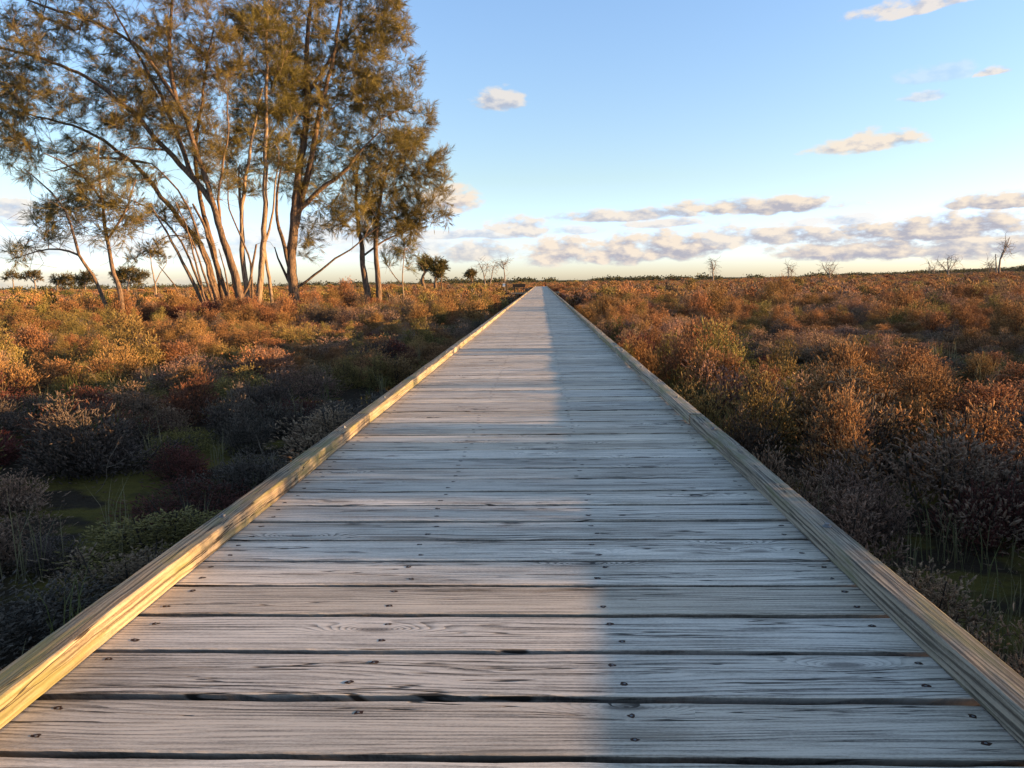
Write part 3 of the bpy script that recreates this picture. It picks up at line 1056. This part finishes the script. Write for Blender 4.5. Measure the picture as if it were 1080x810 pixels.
# ------------------------------------------------------------------ trees
class Tree:
    def __init__(self, seed):
        self.r = np.random.default_rng(seed)
        self.P, self.par, self.dirs, self.tips = [], [], [], []
        self.minr = []

    def stem(self, poly, r0, r1, start=None):
        """A limb through the points of poly; its first point joins the nearest node when start is 'join'."""
        poly = np.asarray(poly, float)
        seg = np.linalg.norm(np.diff(poly, axis=0), axis=1)
        s = np.concatenate([[0], np.cumsum(seg)])
        n = max(3, int(s[-1] / .45))
        q = np.linspace(0, s[-1], n)
        pts_ = np.stack([np.interp(q, s, poly[:, k]) for k in range(3)], -1)
        for _ in range(2):
            pts_[1:-1] = .25 * pts_[:-2] + .5 * pts_[1:-1] + .25 * pts_[2:]
        walk_ = np.cumsum(self.r.normal(0, .026, (n, 3)), axis=0)
        walk_ -= walk_[0] + (walk_[-1] - walk_[0]) * np.linspace(0, 1, n)[:, None]
        pts_[1:] += walk_[1:] + self.r.normal(0, .012, (n - 1, 3))
        last = -1
        if start == 'join' and self.P:
            dd = np.linalg.norm(np.array(self.P) - pts_[0], axis=1)
            last = int(np.argmin(dd))
            pts_ = pts_[1:]
        rad = np.linspace(r0, r1, len(pts_))
        for p, rr in zip(pts_, rad):
            self.P.append(p)
            self.par.append(last)
            self.minr.append(rr)
            self.dirs.append(unit(p - self.P[last]) if last >= 0 else np.array([0, 0, 1.0]))
            last = len(self.P) - 1
        return last

    def grow(self, attract, step=.35, up=.35, tip_r=.006, wig=.05):
        base = np.array(self.P)
        dist = np.array([np.min(np.linalg.norm(base - a, axis=1)) for a in attract])
        for a in attract[np.argsort(dist)]:
            P = np.array(self.P)
            dv = a - P
            L = np.linalg.norm(dv, axis=1)
            D = np.array(self.dirs)
            cosang = np.sum(dv * D, 1) / np.maximum(L, 1e-6)
            cost = L * (1 + up * (1 - cosang)) + .5 * np.maximum(0, -dv[:, 2])
            j = int(np.argmin(cost))
            n = max(1, int(L[j] / step))
            p0, d0 = P[j], D[j]
            c1 = p0 + unit(d0 + unit(dv[j])) * L[j] * .4
            t_ = (np.arange(1, n + 1) / n)[:, None]
            path = (1 - t_) ** 2 * p0 + 2 * t_ * (1 - t_) * c1 + t_ ** 2 * a
            path[:-1] += self.r.normal(0, wig, (n - 1, 3)) * min(1, L[j])
            last = j
            for p in path:
                self.P.append(p)
                self.par.append(last)
                self.minr.append(tip_r)
                self.dirs.append(unit(p - self.P[last]))
                last = len(self.P) - 1
            self.tips.append(last)

    def radii(self, tip_r=.006, e=2.2, cap=None):
        n = len(self.P)
        acc = np.zeros(n)
        kids = [[] for _ in range(n)]
        for i, p in enumerate(self.par):
            if p >= 0:
                kids[p].append(i)
        for i in range(n - 1, -1, -1):
            acc[i] = max(acc[i], tip_r ** e)
            if self.par[i] >= 0:
                acc[self.par[i]] += acc[i]
        rad = np.minimum(acc ** (1 / e), .075)
        rad = np.maximum(rad, np.array(self.minr))
        return rad, kids

    def wood(self, mb, tip_r=.006, origin=(0, 0, 0), cap=.09):
        rad, kids = self.radii(tip_r)
        P = np.array(self.P) - np.asarray(origin)
        stack = [(i, -1) for i, p in enumerate(self.par) if p < 0]
        while stack:
            i, frm = stack.pop()
            chain = [frm, i] if frm >= 0 else [i]
            while kids[chain[-1]]:
                ks = sorted(kids[chain[-1]], key=lambda k: -rad[k])
                for k in ks[1:]:
                    stack.append((k, chain[-1]))
                chain.append(ks[0])
            if len(chain) < 2:
                continue
            rr = rad[chain].copy()
            if frm >= 0:
                rr[0] = rr[1] * 1.1
            mx = rr.max()
            tube(mb, P[chain], rr, 10 if mx > .08 else 6 if mx > .03 else 4, wob=.05 if mx > .06 else 0)

    def needles(self, mb, frac=1.0, twigs=8, per=20, twig_l=.46, needle=(.20, .42), w=.0065, spread=.52, droop=.12, origin=(0, 0, 0), spin=None):
        r = self.r
        tips = np.array(self.tips)
        tips = tips[r.random(len(tips)) < frac]
        P = np.array(self.P)[tips] - np.asarray(origin)
        D = np.array(self.dirs)[tips]
        n = len(tips)
        ctint = np.clip(r.normal(.45, .32, n), 0, 1)
        # twigs leave the last stretch of the branch
        tp = P[:, None, :] - D[:, None, :] * r.uniform(0, .45, (n, twigs, 1))
        td = unit(D[:, None, :] * .8 + spread * r.standard_normal((n, twigs, 3)) + np.array([0, 0, .25]))
        tl = twig_l * r.uniform(.6, 1.3, (n, twigs))
        tube_pts = []
        s = r.uniform(.0, 1, (n, twigs, per))
        np_ = tp[:, :, None, :] + td[:, :, None, :] * (s * tl[..., None])[..., None]
        nd = unit(td[:, :, None, :] + .25 * r.standard_normal((n, twigs, per, 3)) + np.array([0, 0, -droop]))
        nl = r.uniform(*needle, (n, twigs, per))
        q, dd, ll = np_.reshape(-1, 3), nd.reshape(-1, 3), nl.ravel()
        side = unit(np.cross(dd, r.standard_normal(dd.shape))) * w
        tint = np.repeat(ctint, twigs * per) + r.normal(0, .10, len(q))
        midp = q + dd * (ll * .5)[:, None]
        end = q + dd * ll[:, None] + np.array([0, 0, -1.0]) * (droop * ll * .5)[:, None]
        V = np.stack([q, midp + side, end, midp - side], 1).reshape(-1, 3)
        mb.add(V, np.arange(len(V)).reshape(-1, 4), np.clip(tint, 0, 1))

    def twig_tubes(self, mb, count, length, origin=(0, 0, 0), thick=.013):
        """Bare crooked twigs hung on random branch nodes."""
        r = self.r
        n = len(self.P)
        for i in r.integers(int(n * .1), n, count):
            p = self.P[i] - np.asarray(origin)
            dv = unit(self.dirs[i] * .5 + r.standard_normal(3) * .8)
            k = 5
            pp = [p]
            for q in range(k):
                dv = unit(dv + r.standard_normal(3) * .35 + np.array([0, 0, -.08]))
                pp.append(pp[-1] + dv * length / k)
            tube(mb, pp, np.linspace(thick, thick * .4, k + 1), 3)


NEEDLE = foliage('sheoak_needle', (.228, .188, .056), (.082, .076, .031), .38, 0)
LEAF_DARK = foliage('dark_leaf', (.14, .105, .035), (.045, .042, .018), .25, 0)


def blob_points(r, blobs, dist, per_area, depth):
    out = []
    for (u_, v_, ru, rv) in blobs:
        n = max(2, int(per_area * ru * rv / 100))
        q = r.standard_normal((n, 3))
        q = q / np.linalg.norm(q, axis=1, keepdims=True) * r.random((n, 1)) ** (1 / 2.4)
        for a_, b_, c_ in q:
            out.append(at(u_ + ru * a_, v_ + rv * b_, dist + (c_ + .45) * depth * (ru + rv) / 100))
    return np.array(out)


def px(poly, dist, wob=None, r=None):
    """A limb followed in the photo, given depth of its own by a gentle wander."""
    out = []
    off = 0.0
    for (u_, v_) in poly:
        out.append(at(u_, v_, dist + off))
        if wob:
            off += r.normal(0, wob)
    return out


def make_tree(name, label, seed, dist, stems, blobs, per_area, bark_m, leaf_m, depth=3.2, frac=.93, group='sheoaks standing together beside the boardwalk',
              needle_kw=None, bare=0, tip=.006, step=.35, up=.35, extra=(), cat='tree'):
    t = Tree(seed)
    r = t.r
    first = stems[0]['p'][0]
    for sidx, s in enumerate(stems):
        pl = px(s['p'], dist + s.get('dz', 0), s.get('w', .18), r)
        if not s.get('join'):
            b0 = np.array(pl[0])
            b0[2] = float(ground_z(b0[0], b0[1])) - .15
            pl = [b0] + [p for p in pl if p[2] > b0[2] + .3]
        else:
            dd = np.linalg.norm(np.array(t.P) - pl[0], axis=1)
            sh = t.P[int(np.argmin(dd))] - pl[0]
            pl = [np.asarray(p) + sh * (1 - .6 * k / max(1, len(pl) - 1)) for k, p in enumerate(pl)]
        t.stem(pl, s['r'][0], s['r'][1], 'join' if s.get('join') else None)
    org = t.P[0].copy()
    org[2] += .15
    if blobs:
        t.grow(blob_points(r, blobs, dist, per_area, depth), step, up, tip)
    root = tag(empty(name, org), label, cat, group)
    mw = MB()
    t.wood(mw, tip, org)
    if bare:
        t.twig_tubes(mw, bare, 1.5 if dist < 60 else dist * .012, org, .013 if dist < 60 else dist * .00022)
    mw.build('trunk', bark_m, root, smooth=True)
    if leaf_m is not None:
        mf = MB()
        t.needles(mf, frac, origin=org, **(needle_kw or {}))
        mf.build('crown', leaf_m, root)
    return root


S = lambda p, r0, r1, join=False, dz=0, w=.18: dict(p=p, r=(r0, r1), join=join, dz=dz, w=w)
make_tree('sheoak', 'tall sheoak with stout dark upright trunk, low limbs reaching towards the boardwalk', 31, 42.0, [
    S([(312, 332), (309, 300), (307, 270), (311, 240), (316, 200), (321, 160), (327, 120), (325, 70), (327, 20), (332, -30)], .29, .07),
    S([(311, 245), (319, 210), (327, 175), (334, 130), (345, 85), (354, 40), (362, -15)], .20, .05, True),
    S([(309, 228), (330, 208), (360, 188), (378, 162), (400, 140)], .15, .04, True),
    S([(308, 304), (320, 298), (331, 288), (345, 281), (356, 268), (371, 262), (383, 248), (399, 238)], .075, .025, True),
    S([(307, 292), (299, 262), (292, 235), (291, 210), (297, 175)], .12, .04, True),
    S([(305, 310), (293, 285), (288, 262)], .08, .03, True),
    S([(326, 100), (350, 60), (375, 30), (398, 8)], .10, .03, True),
], [(335, 30, 62, 48), (392, 40, 32, 40), (405, 25, 22, 32), (345, 100, 62, 48), (402, 112, 42, 42), (372, 165, 55, 40), (318, 150, 42, 45), (425, 150, 28, 26),
    (385, 75, 38, 38), (330, -30, 80, 40), (305, 95, 38, 40), (432, 105, 18, 14), (360, 215, 38, 18), (438, 75, 12, 16), (425, 35, 14, 20), (448, 115, 10, 12), (415, 5, 16, 24), (320, 195, 24, 24), (345, 238, 30, 16), (372, 232, 24, 14), (328, 262, 14, 14)], 6.8, BARK_WARM, NEEDLE, bare=160)
make_tree('sheoak', 'twin-trunked sheoak with the crown nearest the boardwalk', 32, 44.0, [
    S([(391, 336), (387, 305), (382, 270), (377, 235), (374, 205), (378, 165)], .20, .05),
    S([(400, 336), (399, 300), (396, 262), (397, 225), (404, 190), (415, 160)], .18, .05),
    S([(384, 268), (398, 258), (412, 247), (430, 243), (452, 232)], .06, .025, True),
], [(420, 214, 42, 26), (445, 224, 28, 15), (440, 188, 26, 22), (405, 185, 34, 30), (385, 222, 26, 18), (457, 176, 13, 14), (428, 150, 22, 20),
    (410, 238, 36, 14), (392, 246, 20, 10), (432, 240, 22, 10), (466, 205, 9, 12), (467, 232, 11, 8), (452, 130, 10, 12), (465, 165, 9, 12), (470, 186, 6, 8)], 9, BARK_WARM, NEEDLE, depth=3.0)
make_tree('sheoak', 'slender sheoak with pale straight stems beside the stout dark trunk', 33, 40.0, [
    S([(262, 332), (259, 295), (256, 255), (255, 225), (259, 190), (264, 155), (271, 120), (277, 92)], .16, .04),
    S([(271, 332), (275, 290), (277, 245), (278, 200), (279, 150), (281, 100), (282, 50), (284, 5)], .17, .05),
    S([(289, 332), (286, 296), (279, 268), (277, 250)], .11, .06),
    S([(256, 230), (252, 200), (253, 175)], .08, .03, True),
    S([(277, 265), (287, 235), (291, 195), (294, 160)], .07, .03, True),
], [(285, 40, 36, 42), (252, 85, 26, 36), (290, 118, 30, 30), (262, 25, 36, 36), (268, 130, 24, 28), (300, 70, 24, 36), (270, -30, 50, 30), (250, 150, 22, 34), (290, 165, 26, 30), (262, 190, 20, 22)], 6.6, BARK_PALE, NEEDLE, bare=120)
make_tree('sheoak', 'many-stemmed sheoak leaning away from the boardwalk with long bare lit limbs', 34, 38.0, [
    S([(259, 330), (251, 300), (236, 255), (224, 212), (203, 186), (177, 156), (140, 114), (106, 85), (64, 64), (18, 50), (-40, 45)], .19, .04),
    S([(224, 212), (211, 168), (198, 127), (186, 98), (148, 47), (114, 26), (40, 3), (-30, -20)], .13, .035, True),
    S([(186, 98), (180, 62), (182, 2), (183, -40)], .12, .04, True),
    S([(203, 186), (169, 98), (144, 56), (120, 10)], .12, .04, True),
    S([(231, 330), (227, 305), (214, 258), (194, 234), (168, 202), (147, 176), (122, 155), (84, 134), (30, 120)], .18, .04, dz=1.2),
    S([(238, 330), (232, 290), (221, 240), (210, 205), (205, 150), (215, 90), (225, 30)], .16, .04, dz=1.6),
    S([(218, 330), (202, 295), (186, 266), (173, 243), (158, 215)], .11, .03, dz=-.6),
    S([(228, 330), (219, 300), (207, 262), (196, 240)], .08, .03, dz=-.8),
    S([(246, 330), (238, 300), (228, 275), (215, 235), (203, 215)], .15, .05, dz=.8),
    S([(234, 330), (221, 292), (212, 262), (204, 236), (190, 206), (176, 186), (160, 172)], .09, .03, dz=-.4),
    S([(252, 330), (244, 292), (232, 258), (228, 225), (230, 190), (238, 150), (240, 100)], .10, .03, dz=.3),
    S([(225, 330), (209, 288), (198, 262), (182, 236), (150, 214), (120, 205)], .08, .025, dz=.9),
    S([(264, 330), (266, 300), (262, 262), (244, 225), (240, 190)], .07, .03, dz=1.0),
    S([(222, 330), (214, 310), (211, 285), (202, 262), (196, 235), (186, 214)], .07, .025, dz=-1.0),
    S([(241, 330), (243, 305), (236, 282), (231, 262)], .06, .025, dz=-.5),
    S([(196, 330), (190, 312), (178, 292), (168, 280)], .05, .02, dz=-1.2),
    S([(250, 330), (262, 300), (265, 282), (270, 258)], .08, .05, dz=.6),
    S([(148, 176), (118, 168), (88, 170), (52, 182)], .07, .03, True),
    S([(176, 155), (150, 150), (126, 158)], .05, .02, True),
    S([(214, 258), (190, 243), (170, 246), (160, 262)], .035, .015, True),
], [(28, 40, 55, 40), (90, 25, 50, 36), (55, 105, 62, 34), (15, 150, 38, 34), (115, 118, 48, 28), (155, 135, 42, 30), (180, 45, 46, 46), (212, 92, 34, 44), (222, 150, 30, 36),
    (95, 158, 46, 20), (-60, 70, 60, 70), (150, -35, 120, 36), (235, 45, 30, 44), (228, 190, 24, 26), (130, 72, 45, 34), (200, -10, 46, 34), (60, -20, 70, 30), (170, 95, 36, 40), (8, 100, 36, 50), (195, 140, 26, 34), (140, 185, 34, 16), (178, 226, 26, 20), (140, 228, 22, 18), (204, 250, 12, 18)], 5.8, BARK_WARM, NEEDLE, depth=3.6, bare=900, frac=.82)
make_tree('sheoak', 'small open sheoak with a forked trunk and thin feathery crown', 35, 31.0, [
    S([(131, 340), (129, 315), (123, 290), (115, 264), (108, 232), (104, 205), (101, 178), (104, 150)], .115, .025),
    S([(114, 335), (108, 312), (99, 296), (88, 281), (79, 266), (76, 246), (70, 222), (52, 198), (26, 178)], .085, .02),
    S([(80, 268), (62, 258), (42, 262), (14, 272)], .045, .015, True),
    S([(104, 205), (90, 180), (66, 165), (45, 158)], .05, .02, True),
    S([(112, 255), (128, 235), (138, 215), (142, 190)], .05, .02, True),
], [(70, 218, 36, 26), (54, 246, 16, 16), (98, 180, 36, 16), (18, 270, 20, 9), (28, 186, 16, 9), (134, 218, 26, 24), (100, 212, 26, 20), (120, 245, 24, 20), (30, 262, 18, 8), (62, 232, 34, 26), (84, 200, 30, 22)], 5.2, BARK_WARM, NEEDLE,
    depth=2.0, frac=.8, bare=120, group=None, tip=.005, needle_kw=dict(per=15, needle=(.18, .34)))
make_tree('sapling', 'thin spindly sapling with sparse top between trunks and boardwalk', 36, 46.0, [
    S([(426, 338), (425, 310), (424, 285), (427, 262)], .06, .02),
    S([(425, 300), (412, 285), (402, 272)], .03, .012, True),
], [(430, 256, 13, 13), (416, 270, 14, 12), (436, 275, 9, 10)], 12, BARK_PALE, NEEDLE, depth=1.4, frac=.75, bare=50, group=None, tip=.008)
make_tree('sapling', 'small golden-topped tree standing behind the forked sheoak', 37, 75.0, [
    S([(165, 325), (165, 305), (161, 285), (158, 268)], .10, .03),
    S([(164, 300), (170, 285), (176, 278)], .05, .02, True),
], [(152, 266, 20, 9), (166, 258, 12, 8), (140, 272, 10, 6), (172, 272, 8, 8)], 12, BARK_PALE, NEEDLE, depth=3, group=None, tip=.012, needle_kw=dict(w=.012, needle=(.3, .5), twigs=5))

# trees out on the plain
FAR_KW = dict(twigs=7, per=12, w=.03, twig_l=.7, needle=(.25, .5), spread=.9, droop=.05)
make_tree('plain_tree', 'dark bushy tree with leaning trunk on the plain beyond the sapling', 41, 110.0, [
    S([(448, 304), (445, 297), (444, 292), (449, 286), (452, 281)], .35, .12), S([(459, 304), (459, 295), (460, 284)], .28, .10), S([(466, 304), (466, 295), (464, 286)], .14, .06)],
    [(456, 280, 14, 7), (463, 287, 7, 7), (449, 277, 7, 6), (467, 281, 4, 5)], 70, BARK_WARM, LEAF_DARK, depth=12, group='trees far out on the plain', tip=.03, step=.8, needle_kw=FAR_KW)
make_tree('plain_tree', 'lone small round dark tree next to the bare twin trees', 42, 150.0, [
    S([(498, 304), (498, 297), (497, 291)], .25, .10)], [(496, 290, 5, 4), (499, 288, 3, 3)], 200, BARK_WARM, LEAF_DARK, depth=20, group='trees far out on the plain', tip=.04, step=.9, needle_kw=FAR_KW)
for k, (lab, dist, st, bl) in enumerate((
        ('wispy pale tree at the very edge of the plain beyond the forked sheoak', 190, [S([(14, 310), (14, 300), (13, 290)], .22, .08)], [(12, 289, 7, 4), (18, 292, 5, 3), (6, 293, 4, 3)]),
        ('flat-topped olive tree on the plain, spreading wider than it is tall', 180, [S([(37, 310), (37, 300), (35, 292)], .3, .1), S([(36, 300), (30, 293)], .15, .08, True)], [(30, 289, 8, 3), (38, 290, 7, 4), (26, 293, 5, 3), (42, 295, 4, 3)]),
        ('dark low tree behind the fork of the small sheoak', 170, [S([(60, 310), (60, 302), (61, 295)], .3, .12)], [(60, 295, 7, 5), (70, 293, 8, 5), (76, 297, 5, 5), (64, 299, 8, 4)]),
        ('dark clump-like tree showing just beside the forked trunk', 165, [S([(90, 310), (90, 301), (91, 293)], .3, .12)], [(91, 291, 8, 5), (84, 295, 6, 5), (96, 296, 5, 5), (88, 299, 8, 4)]),
        ('broad dark tree behind the golden-topped small tree', 160, [S([(135, 310), (135, 300), (137, 292)], .35, .12), S([(128, 310), (127, 300), (124, 291)], .25, .1)], [(136, 286, 12, 5), (122, 289, 9, 5), (150, 290, 7, 5), (130, 294, 10, 5), (144, 296, 8, 5)]),
)):
    make_tree('plain_tree', lab, 60 + k, dist, st, bl, 90, BARK_GREY, LEAF_DARK, depth=18, group='trees far out on the plain', tip=.04, step=1.0, needle_kw=FAR_KW)


def dead_tree(label, seed, dist, stems, blobs, dens, tip=.03, depth=16, group='leafless dead trees on the plain'):
    make_tree('dead_tree', label, seed, dist, stems, blobs, dens, BARK_GREY, None, depth=depth, group=group, tip=tip * .6, step=.9, up=.8, cat='dead tree', bare=60)


dead_tree('grey leafless many-branched tree beside the lone round tree', 71, 140.0, [
    S([(512, 304), (511, 294), (509, 284), (505, 277)], 0.154, 0.042), S([(516, 304), (518, 294), (520, 283), (523, 277)], 0.14, 0.036), S([(511, 294), (514, 285), (515, 278)], 0.07, 0.03, True)],
    [(508, 281, 8, 7), (521, 281, 7, 7)], 60, .022)
dead_tree('tall thin dead trunk with a few crooked top branches by the trail sign', 72, 100.0, [
    S([(532, 306), (532, 296), (532, 286), (531, 280)], 0.119, 0.054), S([(532, 286), (527, 281), (525, 278)], 0.049, 0.021, True), S([(531, 281), (534, 277), (535, 275)], 0.049, 0.018, True)],
    [(529, 278, 5, 3), (534, 277, 3, 3)], 60, .018)
dead_tree('slim upright dead tree with short stubs alone beyond the open heath', 73, 230.0, [
    S([(752, 298), (752, 288), (752, 280), (750, 276)], 0.245, 0.09), S([(752, 286), (755, 279), (754, 275)], 0.14, 0.06, True)], [(751, 280, 2.2, 5)], 160, .04)
dead_tree('small two-pronged dead tree on the heath skyline', 74, 240.0, [
    S([(832, 298), (832, 288), (831, 280)], 0.21, 0.072), S([(834, 298), (835, 289), (836, 283)], 0.14, 0.048)], [(833, 284, 3, 4)], 110, .04)
dead_tree('low bushy dead tree with a dense fan of twigs on the skyline', 75, 230.0, [
    S([(875, 298), (875, 289), (874, 283)], 0.28, 0.09), S([(875, 291), (869, 284), (867, 278)], 0.14, 0.048, True), S([(875, 290), (880, 284), (882, 279)], 0.14, 0.048, True)], [(874, 283, 7, 6)], 140, .04)
dead_tree('wide fan-shaped dead tree before the distant wooded rise', 76, 220.0, [
    S([(1000, 296), (1000, 284), (999, 272)], 0.266, 0.072), S([(1000, 288), (993, 280), (988, 274)], 0.14, 0.036, True), S([(1000, 287), (1006, 279), (1010, 273)], 0.14, 0.036, True), S([(1000, 286), (1003, 277), (1004, 270)], 0.105, 0.036, True)],
    [(993, 279, 7, 5), (1007, 278, 7, 5), (1000, 274, 4, 5)], 55, .035)
dead_tree('tallest dead tree, its crooked trunk forking upward beside a bare stub', 77, 200.0, [
    S([(1054, 298), (1054, 286), (1055, 274), (1058, 266), (1062, 258), (1065, 250)], 0.315, 0.06), S([(1051, 298), (1051, 284), (1050, 268)], 0.224, 0.096), S([(1055, 274), (1061, 263), (1066, 256)], 0.14, 0.042, True), S([(1057, 268), (1060, 256), (1060, 249)], 0.105, 0.036, True)],
    [(1061, 258, 5, 7), (1064, 265, 5, 5)], 60, .035)
dead_tree('short thin dead stick tree between the fan-shaped and the tallest dead trees', 78, 230.0, [
    S([(1044, 298), (1044, 286), (1042, 276)], 0.154, 0.048), S([(1044, 286), (1047, 279)], 0.084, 0.036, True)], [(1044, 281, 3, 4)], 60, .035)
dead_tree('faint spindly dead pole on the skyline next to the fan-shaped tree', 79, 300.0, [
    S([(980, 296), (980, 286), (980, 277)], 0.196, 0.06), S([(985, 296), (985, 288), (986, 279)], 0.14, 0.048)], [(982, 283, 3, 3)], 40, .04)

# the dark line of woods along the skyline
mb = MB()
for k in range(4200):
    band = rng.random()
    if band < .55:
        a = R(rng.uniform(15, 42))
        dd = rng.uniform(560, 900)
        h_ = rng.uniform(1.0, 3.2) * (.7 + .4 * wave_noise(a * 300, 0, 25, 8))
    elif band < .85:
        a = R(rng.uniform(-10, 16))
        dd = rng.uniform(900, 1600)
        h_ = rng.uniform(2.0, 6.5) * (1 if wave_noise(a * 400, 0, 30, 8) > -.1 else .5)
    else:
        a = R(rng.uniform(-40, -10))
        dd = rng.uniform(900, 1500)
        h_ = rng.uniform(1.8, 5.5)
    x, y_ = dd * math.sin(a), dd * math.cos(a)
    zg = float(ground_z(x, y_))
    n = 26
    q = rng.standard_normal((n, 3)) * np.array([h_ * .7, h_ * .7, h_ * .28]) + np.array([x, y_, zg + h_ * .62])
    leaflets(mb, q, unit(rng.standard_normal((n, 3))), np.full(n, h_ * .40), np.full(n, h_ * .16), rng.random(n))
tag(mb.build('woods', foliage('far_leaf', (.060, .062, .028), (.030, .032, .018), .15, 0)), kind='stuff')
